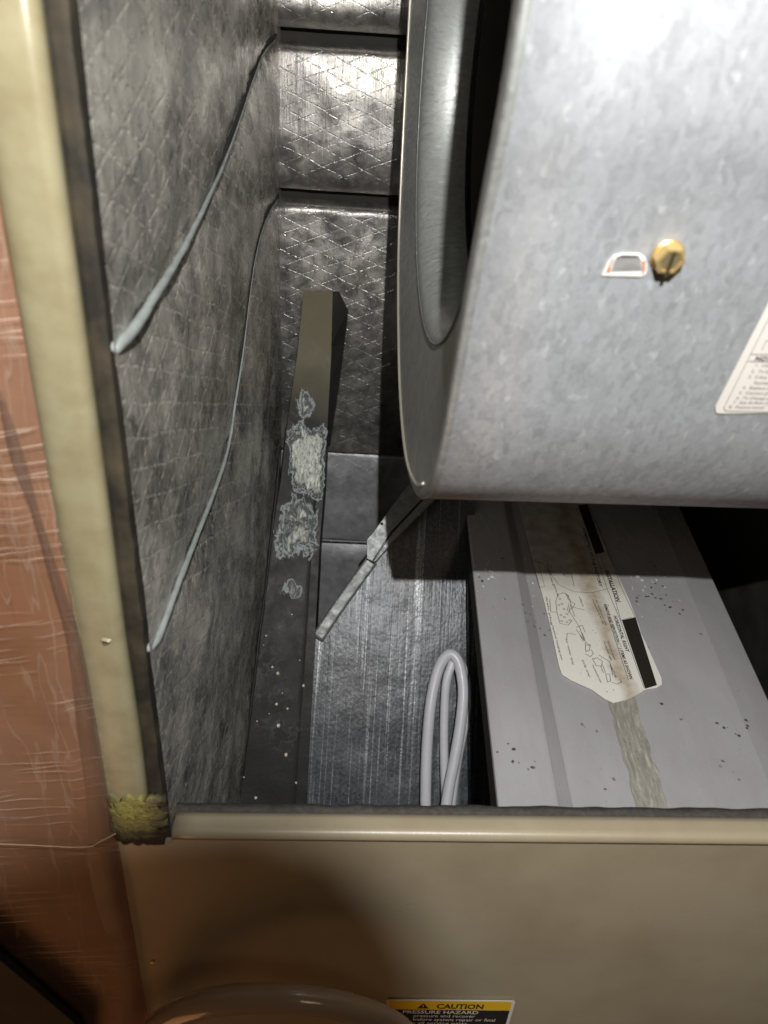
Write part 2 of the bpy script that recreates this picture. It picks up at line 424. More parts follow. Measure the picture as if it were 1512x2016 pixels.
def flat(name, pts, fr, mat, parent, lift=.0003, label=None):
    me = meshd(name, [fr @ Vector((p[0], p[1], lift)) for p in pts], [tuple(range(len(pts)))], [(p[0], p[1]) for p in pts])
    return put(name, me, mat, parent, label=label)
def strokes(name, segs, wd, fr, mat, parent, lift=.00035, label=None):
    vs = []; fs = []
    for a, b in segs:
        a = Vector((*a, lift)); b = Vector((*b, lift)); d = (b-a); 
        if d.length == 0: continue
        n = Vector((-d.y, d.x, 0)).normalized()*wd/2; k = len(vs)
        vs += [fr @ (a-n), fr @ (b-n), fr @ (b+n), fr @ (a+n)]; fs.append((k, k+1, k+2, k+3))
    return put(name, meshd(name, vs, fs), mat, parent, label=label)
def nz(v, s=1.): return noise.noise(Vector(v)*s)
rnd = random.Random(7)

XL = -.1195; YB = .64
# ================================================================== CABINET
cab = thing('air_handler_cabinet', 'tall beige air handler cabinet standing open, lined inside with shiny foil insulation', 'air handler')
# --- left door flange: rounded beige post, extruded along the vertical
def flange_prof(z, dx=0.):
    pts = []
    xo, xi = -.158+dx*.0, -.1325+dx
    # outer round, front face, inner round, return
    for a in range(0, 91, 15):
        A = math.radians(a); pts.append((xo-.000+.010*(1-math.cos(A))-.002, .010-.010*math.sin(A)))
    pts.append((-.146, -.0004))
    for a in range(0, 91, 15):
        A = math.radians(a); pts.append((xi-.005+.005*math.sin(A), .005-.005*math.cos(A)))
    pts.append((xi, .012)); 
    return [Vector((x, y, z)) for x, y in pts]
zs = [.12, -.02, -.1, -.2, -.3, -.38, -.42, -.437, -.4425]
profs = [flange_prof(z, .0015*nz((0, 0, z), 9)) for z in zs]
fl = put('door_flange', loft('door_flange', profs, True), m_beige, cab); solid(fl, .0012)
# dark sponge gasket edge between flange and foil
def gk(s, t):
    z = .12-.575*t
    j = .0012*nz((0, 3, z), 60)
    return [Vector((-.1318, .0085, z)), Vector((-.129+j*.4, .0075, z)), Vector((-.1245+j, .0072, z)), Vector((-.1222+j, .0085, z)), Vector((-.1225, .03, z))][min(4, int(round(s*4)))]
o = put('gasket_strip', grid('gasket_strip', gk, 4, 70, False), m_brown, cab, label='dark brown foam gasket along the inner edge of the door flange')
# screw hole
hp = onY((208, 1263), -.0020)
def ring(name, c, n, r0, r1, z0, z1, seg=20, sq=(1, 1)):
    vs = []; n = Vector(n).normalized(); a = Vector((1, 0, 0)); a = (a-n*a.dot(n)).normalized(); b = n.cross(a)
    for r, z in ((r0, z0), (r1, z1)):
        for k in range(seg):
            A = 2*math.pi*k/seg; vs.append(c+(a*math.cos(A)*sq[0]+b*math.sin(A)*sq[1])*r*(1+.12*math.sin(3*A+1))+n*z)
    return meshd(name, vs, [(k, (k+1) % seg, seg+(k+1) % seg, seg+k) for k in range(seg)], [(v.x, v.z) for v in vs], True)
o = put('screw_hole', ring('screw_hole', hp, (0, -1, 0), .0034, .0018, -.0004, .0012, sq=(1, .7)), m_beige, fl, label='punched screw hole with raised burr low on the flange')
disc = prism('screw_hole', [hp+Vector((math.cos(a)*.0021, -.0001, math.sin(a)*.0011)) for a in [k*math.pi/6 for k in range(12)]], (0, -.0003, 0))
put('hole_void', disc, m_dark, fl)

# --- left foil liner
t1 = [(226, 700), (262, 650), (310, 575), (350, 510), (387, 440), (415, 380), (440, 325), (470, 245), (497, 165), (520, 108), (545, 76)]
t2 = [(302, 1292), (318, 1240), (345, 1165), (385, 1062), (425, 960), (450, 880), (464, 790), (478, 700), (490, 600), (503, 510), (522, 440), (549, 390)]
S1 = sorted([(onX(p, XL).y, onX(p, XL).z) for p in t1]); S2 = sorted([(onX(p, XL).y, onX(p, XL).z) for p in t2])
def seamz(S, Y): return float(np.interp(Y, [a for a, b in S], [b for a, b in S]))
def lw(s, t):
    Y = .0078+(YB-.0078)*s; z = .14-1.1*t
    b = .0035*nz((Y*11, 0, z*11))+.0022*nz((Y*30, 5, z*30))+.0011*nz((Y*70, 5, z*70))
    d = min(abs(z-seamz(S1, Y)), abs(z-seamz(S2, Y)))
    b += .0085*(1-math.exp(-d/.022))-.003
    return Vector((XL+b*min(1, .15+s*5)*min(1, (1-s)*12), Y, z))
o = put('side_liner', grid('side_liner', lw, 110, 200, uvf=lambda s, t, P: (P.y, P.z)), m_foil_side, cab, label='dull creased foil lining of the left wall')
# --- beads along the seams of the side liner
t1 = [(226, 700), (262, 650), (310, 575), (350, 510), (387, 440), (415, 380), (440, 325), (470, 245), (497, 165), (520, 108), (545, 76)]
t2 = [(302, 1292), (318, 1240), (345, 1165), (385, 1062), (425, 960), (450, 880), (464, 790), (478, 700), (490, 600), (503, 510), (522, 440), (549, 390)]
for pts, r in ((t1, .0034), (t2, .0028)):
    P = []
    for k, p in enumerate(pts[1:]):
        P.append(onX(p, XL+(.0014, .0022, .0026, .0026)[min(k, 3)]))
    P[-1].y = min(P[-1].y, YB-.004)
    a0 = P[0]; dd_ = (P[0]-P[1]).normalized(); e_ = a0+dd_*((a0.y-.0125)/max(.2, abs(dd_.y)))
    P = [Vector((XL-.0040, .0125, e_.z-.001)), Vector((XL-.0012, .0155, e_.z+.001))]+P
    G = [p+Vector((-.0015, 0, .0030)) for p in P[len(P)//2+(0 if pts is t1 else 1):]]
    put('seam_shade_line', tube('seam_shade_line', G, lambda u: .0003+.0014*min(1, u/.3), 8, 8), m_dark, cab)  # dark tube drawn in for the seam and the shadow line along it
    put('seam_bead', tube('seam_bead', P, lambda u, r=r: max(.0006, r*(1.05-1.15*u)*min(1, .15+u/.06)), 10, 8, .25), m_rod, cab, label='grey rubbery bead curving down the foil wall')
# --- back liner: foil panels one above the other, each puffed out with a rolled top edge
def back_z(px): return onY(px, YB)
edges = [((553, -60), (815, -50)), ((550, 78), (812, 96)), ((550, 388), (790, 404)), ((552, 873), (795, 888)), ((560, 1052), (790, 1066)), ((560, 1900), (790, 1900))]
for k in range(5):
    zt = back_z(edges[k][0]).z; zt2 = back_z(edges[k][1]).z; zb = back_z(edges[k+1][0]).z; zb2 = back_z(edges[k+1][1]).z
    X0 = XL-.002; X1 = .30 if k < 3 else .07; xr = back_z(edges[k][1]).x
    out = .022 if k < 3 else .010
    def fn(s, t, zt=zt, zt2=zt2, zb=zb, zb2=zb2, out=out, k=k):
        X = X0+(X1-X0)*s; u = (X-X0)/(xr-X0)
        a = zt+(zt2-zt)*u; b = zb+(zb2-zb)*u
        gap = .012 if k in (0, 1) else .0005
        z = a+(b+gap-a)*t
        # roll-over at the top edge, pillowed body, tucked lower edge
        roll = .011
        d = (a-z)
        y = out
        if d < roll: q = 1-d/roll; y = out-roll*(1-math.sqrt(max(0, 1-q*q)))*1.6
        e = (z-b)
        if e < .03 and k in (0, 1): y -= .018*((.03-e)/.03)**2
        y += .006*math.sin(min(1, t)*math.pi)
        y += .0022*nz((X*22, k, z*22))+.0011*nz((X*60, k+4, z*30))
        return Vector((X, YB-y+.006, z))
    put('foil_panel', grid('foil_panel', fn, 80, 90 if k < 4 else 60, uvf=lambda s, t, P: (P.x, P.z)), m_foil if k < 3 else m_foil_low, cab)
for pa, pb_ in (((555, 882), (775, 893)), ((560, 1060), (775, 1070))):
    a_, b_ = onY(pa, YB-.013), onY(pb_, YB-.013)
    put('panel_edge', tube('panel_edge', [a_+(b_-a_)*k/8.+Vector((0, 0, .0006*nz((k, 1, pa[1])))) for k in range(9)], .0018, 8, 2), m_galv_b, cab)
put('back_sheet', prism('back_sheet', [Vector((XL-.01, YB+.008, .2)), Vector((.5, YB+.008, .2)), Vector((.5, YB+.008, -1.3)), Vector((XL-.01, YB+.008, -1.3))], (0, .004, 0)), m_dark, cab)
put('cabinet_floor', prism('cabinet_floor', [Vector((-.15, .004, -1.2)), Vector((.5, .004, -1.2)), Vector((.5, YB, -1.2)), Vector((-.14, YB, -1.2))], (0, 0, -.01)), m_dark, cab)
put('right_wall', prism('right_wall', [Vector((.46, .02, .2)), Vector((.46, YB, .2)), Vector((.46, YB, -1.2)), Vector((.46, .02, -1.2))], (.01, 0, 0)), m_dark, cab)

# --- lower front panel with its rolled lip
pl, prr = onY((232, 1655), 0), onY((1512, 1655), 0)
slope = (prr.z-pl.z)/(prr.x-pl.x)
def lipz(x): return pl.z+.006+slope*(x-pl.x)
zl = onY((330, 1640), 0); 
slope = (onY((1512, 1652), 0).z-zl.z)/(onY((1512, 1652), 0).x-zl.x)
def lipz(x): return zl.z+.0008+slope*(x-zl.x)
def lip_prof(x, full=True):
    z = lipz(x); r = .0045; p = []
    p.append((.0155, z-.006)); p.append((.0155, z))
    p.append((.011, z+.0002))
    for a in range(0, 91, 15):
        A = math.radians(a); p.append((r-r*math.sin(A), z-r+r*math.cos(A)))
    p.append((0, z-.0062))
    return [Vector((x, y, zz)) for y, zz in p]
xs = [onY((338, 1640), 0).x+i*(.52+.119)/40 for i in range(41)]
fp = put('panel_lip', loft('panel_lip', [lip_prof(x) for x in xs], True), m_panel, cab, label='rolled top lip of the front panel'); solid(fp, .0010, 1)
x0 = onY((338, 1640), 0).x
# its left end below the flange, without the lip
zt = onY((232, 1653), 0).z
pe = put('front_panel', prism('front_panel', [Vector((-.1535, 0, zt)), Vector((x0, 0, zt-.0005)), Vector((x0, 0, lipz(x0)-.006)), Vector((.52, 0, lipz(.52)-.006)), Vector((.52, 0, -1.22)), Vector((-.1535, 0, -1.22))], (0, .004, 0)), m_panel, cab, label='olive beige lower front panel')
put('bright_rim', tube('bright_rim', [onY(p, -.001) for p in [(226, 1612), (222, 1636), (228, 1648), (255, 1652), (292, 1654)]], .0008, 8, 5), m_beige, cab)
def fm(s, t):
    x = x0-.004+(.52-x0)*s; z = lipz(x)
    q = [(.0150, -.004), (.0155, .0012), (.0185, .0022), (.0235, .0008), (.025, -.02)][min(4, int(round(t*4)))]
    return Vector((x, q[0]+.0012*nz((x, 0, t), 60)*(t > .3), z+q[1]+.0010*nz((x, t*3, 0), 45)))
put('foam_strip', grid('foam_strip', fm, 160, 4, True), m_foam, cab, label='dark foam strip behind the lip of the front panel')

# --- caution sticker on the panel
ca = onY((1015, 1970), -.0012)
Lx = Vector((1, 0, slope)).normalized()
fr = frame(ca, Lx, Vector((0, 0, 1)))
W = .105
st = flat('caution_sticker', [(-W, -.06), (-W, 0), (-.002, .0), (-.0007, -.0006), (0, -.002), (0, -.06)], fr, m_white, cab, 0, 'yellow and black caution sticker on the front panel'); solid(st, .0003)
flat('yellow_band', [(-W+.002, -.0146), (-W+.002, -.0014), (-.0040, -.0014), (-.0026, -.0030), (-.0026, -.0146)], fr, m_yellow, st, .0004)
flat('black_field', [(-W+.002, -.058), (-W+.002, -.0148), (-.0026, -.0148), (-.0026, -.058)], fr, m_sblack, st, .0004)
def fit(body, x0_, x1_, y, h, mat, bold=.02):
    t = text(body, 1., Matrix.Identity(4), 0, 0, mat, st, lift=0, bold=bold)
    a0_ = min(v.co.x for v in t.data.vertices); a1_ = max(v.co.x for v in t.data.vertices)
    t.data.transform(fr @ Matrix.Translation((x0_, y, .0007)) @ Matrix.Diagonal(((x1_-x0_)/(a1_-a0_), h/.70, 1, 1)) @ Matrix.Translation((-a0_, 0, 0)))
fit('CAUTION', -.0635, -.025, -.0122, .0070, m_sblack, .03)
fit('PRESSURE HAZARD', -.0905, -.028, -.0202, .0048, m_white)
fit('pressure and recover', -.081, -.030, -.0258, .0042, m_white, .005)
fit('before system repair or final', -.081, -.0125, -.0316, .0042, m_white, .005)
fit('use all service parts.', -.087, -.034, -.0374, .0042, m_white, .005)
strokes('warning_triangle', [((-.0745-.0046*(1-k/11.), -.0122+.0078*k/11.), (-.0745+.0046*(1-k/11.), -.0122+.0078*k/11.)) for k in range(12)], .0008, fr, m_sblack, st, .0006)
strokes('exclamation_mark', [((-.0745, -.0066), (-.0745, -.0096)), ((-.0745, -.0104), (-.0745, -.0112))], .0008, fr, m_yellow, st, .0008)
# small brass disc added to make the bright glint of a drop
put('panel_glint', prism('panel_glint', [onY((300, 1893), -.0002)+Vector((math.cos(a)*.0016, 0, math.sin(a)*.0016)) for a in [k*math.pi/4 for k in range(8)]], (0, -.0012, 0)), m_brass, cab)

# ================================================================== fibreglass tuft at the flange's foot
q = [onY(p, -.003) for p in [(233, 1572), (330, 1572), (338, 1602), (328, 1645), (290, 1653), (230, 1645), (226, 1610)]]
def tf(s, t):
    x0_, x1_ = -.1525+.002*nz((0, t*3, 0), 2), -.1175+.004*nz((4, t*3, 0), 2)-.004*t
    z = onY((260, 1566), 0).z+.004*nz((s*5, 0, 0), 2)+(onY((260, 1650), 0).z-onY((260, 1566), 0).z)*t
    x = x0_+(x1_-x0_)*s
    yy = -.0014*math.sin(math.pi*min(1, max(0, s)))**.5*math.sin(math.pi*min(1, t*.9+.05))**.4+.0028
    return Vector((x, yy-.0006*nz((x, 0, z*4), 160)-.0006*nz((x, 0, z*3), 40), z))
tu = put('insulation_tuft', grid('insulation_tuft', tf, 40, 36), m_fibre, None, 'torn yellow fibreglass tuft wrapped under the foot of the beige flange', cat='insulation'); solid(tu, .006, -1)

# ================================================================== DRAIN CHANNEL (inclined, up to the back wall)
A = onY((600, 573), .605); B = Vector((XL+.002, .235, onX((466, 1590), XL+.002).z)); B = onX((466, 1590), XL+.001)
nrm = (A-B).cross(Vector((1, 0, 0))).normalized()      # normal of the inclined plane
if nrm.y > 0: nrm = -nrm
def inc(p, off=0.): return onP(p, A+nrm*off, nrm)
lft = [(598, 573), (585, 700), (566, 830), (551, 960), (533, 1060), (513, 1250), (490, 1420), (465, 1592), (445, 1740)]
rgt = [(655, 573), (652, 700), (643, 870), (638, 960), (630, 1060), (621, 1240), (612, 1400), (603, 1592), (596, 1740)]
ch = thing('drain_channel', 'long black sloping channel with white limescale, running down from the foil back wall', 'drain channel')
rows = []
for a, b in zip(lft, rgt):
    P, Q = inc(a), inc(b); rows.append((P, Q))
def rowat(t):
    k = t*(len(rows)-1); i = min(int(k), len(rows)-2); f = k-i
    return rows[i][0].lerp(rows[i+1][0], f), rows[i][1].lerp(rows[i+1][1], f)
Ltot = (rows[0][0]-rows[-1][0]).length; m_beam = beam_mat(Ltot)
def bf(s, t):
    P, Q = rowat(t); v = P.lerp(Q, s)
    if .80 < s: v = v-nrm*.0016*(t > .3)*min(1, (s-.80)/.02)
    return v+nrm*.0006*nz(v, 40)
put('channel_face', grid('channel_face', bf, 26, 110, False, uvf=lambda s, t, P: (P.x, (1-t)*Ltot)), m_beam, ch)
def side(name, which, depth, mat):
    def f(s, t):
        P, Q = rowat(t); e = (P, Q)[which]
        return e-nrm*depth*s
    return put(name, grid(name, f, 2, 60, False), mat, ch)
side('channel_side', 1, .055, m_black); side('channel_side', 0, .02, m_black)
P, Q = rowat(0)
put('end_cap', meshd('end_cap', [P, Q, Q-nrm*.03, P-nrm*.03], [(0, 1, 2, 3)], [(0, 0), (1, 0), (1, 1), (0, 1)]), m_foam, ch)
ws = [onY(p, .612) for p in [(668, 574), (686, 612), (678, 680), (668, 760), (651, 872)]]
be = [inc(p, -.001) for p in [(655, 573), (654, 612), (652, 680), (648, 760), (642, 872)]]
put('channel_side', meshd('channel_side', ws+be, [(i, i+1, i+6, i+5) for i in range(4)], [(v.x, v.z) for v in ws+be]), m_dark, ch, label='black sheet across the open side of the channel, coloured for its dark inside')  # sheet puts the dark inside of the channel into its black colour
# raised left edge rib
ribp = [inc(p, .001) for p in [(553, 880), (545, 960), (536, 1040), (524, 1150), (510, 1260), (497, 1370), (484, 1470), (468, 1590)]]
put('channel_rib', tube('channel_rib', ribp, .0016, 6, 5, .5), m_beam, ch)
# limescale: raised irregular crusts
def crust(name, pix, h=.0022, seed=0, lab=None, hollow=0., faint=1.):
    P = [inc(p, .0004) for p in catmull([Vector((a, b, 0)) for a, b in pix+[pix[0]]], 10)[:-1]]
    c = sum(P, Vector())/len(P); vs = [c+nrm*h*.5]; n = len(P); R = 26; uv = [(c.x, c.z)]; W = [1-hollow]
    for r in range(1, R+1):
        f = r/R
        for i, p in enumerate(P):
            v = c.lerp(p, f*(1+(.16*nz(p*1., 160)+.10*nz(p, 420))*max(0, f-.4)))
            bulk = h*(1-f**6)*(.35+.8*abs(nz(v, 330))+.7*abs(nz(v, 900)))*(1-hollow*.7)+.0013*math.exp(-((f-.92)/.05)**2)*(.3+abs(nz(v, 500)))
            vs.append(v+nrm*bulk); uv.append((v.x, v.z)); W.append(1-f**3)
    fs = [(0, 1+i, 1+(i+1) % n) for i in range(n)]
    for r in range(R-1):
        for i in range(n):
            a = 1+r*n+i; b = 1+r*n+(i+1) % n; fs.append((a, a+n, b+n, b))
    me = meshd(name, vs, fs, uv, True); at = me.attributes.new('cover', 'FLOAT', 'POINT')
    for i, w_ in enumerate(W): at.data[i].value = w_*faint*1.0-.12*(1-w_)
    put(name, me, m_crust, ch, label=lab)
crust('limescale_crust', [(596, 815), (612, 840), (622, 836), (645, 832), (643, 900), (641, 945), (636, 985), (622, 998), (606, 985), (578, 972), (566, 935), (568, 890), (560, 860), (575, 838)], .0022, 1, 'thick white limescale crust on the channel')
crust('limescale_crust', [(580, 965), (606, 975), (632, 985), (634, 1020), (628, 1062), (630, 1090), (606, 1104), (570, 1112), (535, 1098), (532, 1062), (546, 1020), (552, 985)], .0009, 2, 'thin torn film of limescale on the channel', 0., .62)
crust('limescale_crust', [(585, 762), (612, 765), (622, 800), (612, 830), (588, 826), (580, 792)], .0005, 3, None, 0., .55)
crust('limescale_crust', [(552, 1138), (582, 1138), (600, 1158), (586, 1178), (556, 1178), (544, 1160)], .0003, 5, None, 0., .44)
# crumbs lying on the channel
crumbs = [(548, 1428, 3.6), (544, 1386, 2.6), (566, 1395, 2.4), (504, 1571, 3.2), (563, 1486, 3.2), (597, 1350, 3), (547, 1325, 3.2), (536, 1313, 2.3), (506, 1420, 1.6), (524, 1252, 2), (583, 1541, 2.2), (480, 1530, 1.6), (556, 1365, 1.2), (519, 1270, 1.2), (575, 1210, 1.5), (530, 1405, 1.1), (590, 1300, 1.2)]
vs = []; fs = []
for (px, py, r) in crumbs:
    c = inc((px, py), .001); b = bmesh.new(); bmesh.ops.create_icosphere(b, subdivisions=1, radius=r*.00062)
    k = len(vs)
    for v in b.verts: vs.append(c+v.co*(1+.5*nz(v.co*900+c*50)))
    fs += [tuple(k+v.index for v in f.verts) for f in b.faces]; b.free()
cr = put('crumbs', meshd('crumbs', vs, fs), plain('cream_crumb', (.68, .64, .48), .7), None, 'cream coloured crumbs of grit scattered on the black channel', 'stuff', 'debris')

# ================================================================== EMBOSSED SIDE PANEL (behind the cables)
es = thing('embossed_panel', 'dark embossed metal sheet with pale vertical streaks behind the white cable loops', 'metal panel')
tl = [(600, 1262), (621, 1250), (722, 1102), (770, 1040), (835, 962), (922, 880)]
bl = [(575, 1760), (600, 1760), (715, 1760), (770, 1760), (835, 1760), (1003, 1760)]
TP = [inc(p, -.010) for p in tl]; BP = [inc(p, -.010) for p in bl]
def ef(s, t):
    k = s*(len(TP)-1); i = min(int(k), len(TP)-2); f = k-i
    v = TP[i].lerp(TP[i+1], f).lerp(BP[i].lerp(BP[i+1], f), t)
    return v+nrm*(.0012*nz(v, 18)+.0004*nz(v, 70))
ud = (Vector((0, 0, 1))-nrm*nrm.z).normalized()
put('embossed_sheet', grid('embossed_sheet', ef, 90, 90, uvf=lambda s, t, P: (P.x, P.dot(ud))), m_emb, es)
# edge angle at its cut top: plain pinched part, then the overlapping clip
def strip(name, line, wd, off, bumps, mat, par, th=.0008, turn=None):
    L = catmull([inc(p, off) for p in line], 8)
    vs = []; n = len(L)
    for i, p in enumerate(L):
        t = (L[min(n-1, i+1)]-L[max(0, i-1)]).normalized(); sd = t.cross(nrm).normalized()
        if sd.x > 0: sd = -sd
        h = bumps*abs(math.sin(i/n*math.pi*6.5))**3
        for q, hh in ((0, 0), (.2, .0006), (.8, .0008-h), (1, .0002)):
            vs.append(p-sd*wd*q+nrm*hh*1.3)
        vs.append(p-sd*wd*1.02-nrm*.004)
    k = 5
    fs = [(i*k+j, i*k+j+1, (i+1)*k+j+1, (i+1)*k+j) for i in range(n-1) for j in range(k-1)]
    o = put(name, meshd(name, vs, fs, [(v.x*1., v.z) for v in vs], True), mat, par); solid(o, th, 0); return o
strip('pinched_edge', [(614, 1250), (650, 1196), (690, 1140), (722, 1096)], .0140, -.0045, .0018, m_galv_b, es)
# clip bracket running up to the blower
bk = thing('edge_bracket', 'galvanised angle bracket rising diagonally from the pinched panel edge to the blower ring', 'bracket')
poly = [(722, 1062), (733, 1050), (790, 972), (850, 905), (880, 930), (770, 1047), (733, 1105), (722, 1100)]
pb = put('bracket_leg', prism('bracket_leg', [inc(p, .006) for p in poly], nrm*-.0012), m_galv_b, bk); bevel(pb, .0006)
fl2 = [(733, 1106), (770, 1052), (880, 935), (893, 948), (773, 1068), (742, 1104), (738, 1107)]
pb = put('bracket_flange', prism('bracket_flange', [inc(p, .0075) for p in fl2], nrm*-.004), m_galv_b, bk); bevel(pb, .0010)
for p in ((752, 1032),):
    c = inc(p, .0063); put('rivet_hole', prism('rivet_hole', [c+Vector((math.cos(a)*.0016, 0, math.sin(a)*.0026)) for a in [k*math.pi/5 for k in range(10)]], nrm*.0004), m_dark, bk)

# ================================================================== BLOWER
n0 = onY((985, 300), 0); f0 = onY((790, 500), .38); bd = f0-n0; bd.z = 0; bd.normalize()
bn = Vector((bd.y, -bd.x, 0))           # axis of the blower, pointing right
def BL(u, z, o=0.): return n0+bd*u+Vector((0, 0, z-n0.z))+bn*o   # u along depth, z height, o along the axis
blw = thing('blower', 'galvanised blower housing with round inlet, filling the upper right of the open cabinet', 'blower')
# scroll outline in its own plane, (u, z)
OUT = [(-.030, .16), (-.022, .09), (-.016, .035), (-.0125, .0), (-.007, -.024), (.004, -.054), (.015, -.093), (.027, -.141), (.0365, -.176), (.050, -.205), (.068, -.228), (.100, -.251), (.135, -.264), (.18, -.271), (.225, -.265), (.27, -.249), (.305, -.227), (.345, -.195), (.380, -.155), (.403, -.11), (.42, -.06), (.436, 0.), (.447, .06), (.45, .16)]
OUTc = catmull([Vector((a, b, 0)) for a, b in OUT], 6)
wrap = loft('scroll_wrap', [[BL(p.x, p.y, o) for p in OUTc] for o in [.0016]+[.05*k for k in range(1, 9)]], True)
l = wrap.uv_layers['UV']
sw = put('scroll_wrap', wrap, m_galv, blw, label='bright galvanised wrap of the blower scroll'); solid(sw, .0012, 0)
# side plate with folded flange: outline ring to throat
cu, cz = .200, .0
def rimpt(k, r): a = 2*math.pi*k; return (cu+r*math.cos(a), cz+r*math.sin(a))
# inner curves, matched by angle with the outline
def outl(a):
    best = None; d = Vector((math.cos(a), math.sin(a), 0)); c = Vector((cu, cz, 0))
    for i in range(len(OUTc)-1):
        p, q = OUTc[i]-c, OUTc[i+1]-c; e = q-p
        den = d.x*(-e.y)+d.y*e.x
        if abs(den) < 1e-12: continue
        t = (p.x*(-e.y)+p.y*e.x)/den; s = (d.x*p.y-d.y*p.x)/den
        if t > 0 and -1e-6 <= s <= 1+1e-6: best = t if best is None else min(best, t)
    return best
angs = [math.radians(a) for a in np.linspace(148, 392, 123)]
stations = [(1., .001, 0), (1., -.0016, 0), (.992, -.0030, 0), (.968, -.0030, 0), (.955, -.0022, 0)]
# venturi: flares from flush with the plate in to the throat
def ringR(a, f):
    R = outl(a) or .25
    return R
profs = []
for a in angs:
    R = ringR(a, 0); pr = []
    side_w = .020+.014*max(0, -math.cos(a))        # wider land on the near side
    def P_(r, o): return BL(cu+r*math.cos(a), cz+r*math.sin(a), o)
    pr += [P_(R, .002), P_(R+.0012, -.001), P_(R+.0002, -.0026), P_(R-.004, -.0030), P_(R-side_w*.35, -.0028)]
    profs.append(pr)
put('side_plate', loft('side_plate', profs, True), m_galv_d, blw, label='dull side plate rim around the inlet')
# inlet ring: bright rolled rim and funnel
profs = []; rims = []; thr = []
for a in angs:
    R = ringR(a, 0); side_w = .020+.014*max(0, -math.cos(a)); r1 = R-side_w*.35; Rt = min(.172, r1-.004); pr = []
    for k in range(7):
        f = k/6; pr.append((r1+(Rt-r1)*f, -.0028+.008*f**1.4))
    for k in range(1, 13):
        f = k/12; pr.append((Rt-.018*math.sin(f*math.pi/2), .0052+.032*(1-math.cos(f*math.pi/2))+.004*f*f))
    profs.append([BL(cu+r*math.cos(a), cz+r*math.sin(a), o) for r, o in pr]); (rims.append if math.cos(a) > -.45 else (lambda q_: None))(BL(cu+(r1+.001)*math.cos(a), cz+(r1+.001)*math.sin(a), -.0034)); thr.append(BL(cu+Rt*math.cos(a), cz+Rt*math.sin(a), .0044))
put('inlet_ring', loft('inlet_ring', profs, True), m_galv_d, blw, label='round flared inlet ring')
put('inlet_rim', tube('inlet_rim', rims, .0012, 8, 1), plain('bright_rolled_edge', (.72, .68, .58), .3, Metallic=.7), blw)
put('throat_rim', tube('throat_rim', thr, .0007, 8, 1), m_galv_b, blw)
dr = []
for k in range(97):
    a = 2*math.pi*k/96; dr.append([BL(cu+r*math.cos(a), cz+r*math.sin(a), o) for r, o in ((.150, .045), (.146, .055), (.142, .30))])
put('wheel_drum', loft('wheel_drum', dr, True), m_dark, blw)  # wheel coloured black so the inside of the housing looks unlit
put('inner_wall', meshd('inner_wall', [BL(-.0, .15, .39), BL(.44, .15, .39), BL(.44, -.26, .39), BL(.0, -.26, .39)], [(0, 1, 2, 3)], [(0, 0), (1, 0), (1, 1), (0, 1)]), m_dark, blw)  # black sheet, its colour keeps the inside of the housing dark

# surface finder for things fixed to the scroll's face
def on_scroll(p, lift=0.):
    best = None; r = ray(p)
    for i in range(len(OUTc)-1):
        a, b = OUTc[i], OUTc[i+1]
        P, Q = BL(a.x, a.y), BL(b.x, b.y); n = (Q-P).cross(bn).normalized()
        den = r.dot(n)
        if abs(den) < 1e-9: continue
        t = (P-CAM).dot(n)/den; H = CAM+r*t; s = (H-P).dot(Q-P)/(Q-P).length_squared
        if t > 0 and -.001 <= s <= 1.001 and (best is None or t < best[0]): best = (t, H, n if n.y < 0 else -n)
    return best[1]+best[2]*lift, best[2]
# brass screw: washer flange, domed slotted head
c, sn = on_scroll((1312, 500), .0012)
scw = bpy.data.objects.new('brass_screw', None); 
def turned(name, prof, c, n, seg=40, hexa=None):
    a = bn.copy(); a = (a-n*a.dot(n)).normalized(); b = n.cross(a).normalized(); vs = []; 
    for r, h in prof:
        for k in range(seg):
            A = 2*math.pi*k/seg; rr = r
            if hexa and h > hexa: rr = r*math.cos(math.pi/6)/math.cos((A % (math.pi/3))-math.pi/6)
            vs.append(c+(a*math.cos(A)+b*math.sin(A))*rr+n*h)
    m = len(prof); fs = [(j*seg+k, j*seg+(k+1) % seg, (j+1)*seg+(k+1) % seg, (j+1)*seg+k) for j in range(m-1) for k in range(seg)]
    fs.append(tuple((m-1)*seg+k for k in range(seg)))
    return meshd(name, vs, fs, [(v.x, v.z) for v in vs], False)
hd = turned('brass_screw', [(.0073, 0), (.0075, .0008), (.0069, .0014), (.0069, .0015), (.0071, .0046), (.0064, .0058), (.0050, .0060), (.0047, .0050)], c, sn, 48, .0014)
hd = put('brass_screw', hd, m_brass, blw, label='brass hex screw with a slotted head on the scroll')
a = (bn-sn*bn.dot(sn)).normalized(); b = sn.cross(a).normalized()
if b.z < 0: b = -b
put('worn_face', turned('worn_face', [(.0044, .0049), (.0042, .0053)], c, sn), m_brass_d, hd)
put('screw_slot', prism('screw_slot', [c+a*x+b*y+sn*.0058 for x, y in ((-.0008, -.0071), (.0008, -.0071), (.0008, .0050), (-.0008, .0050))], sn*.0004), plain('slot_shade', (.10, .075, .035), .5, Metallic=.6), hd)
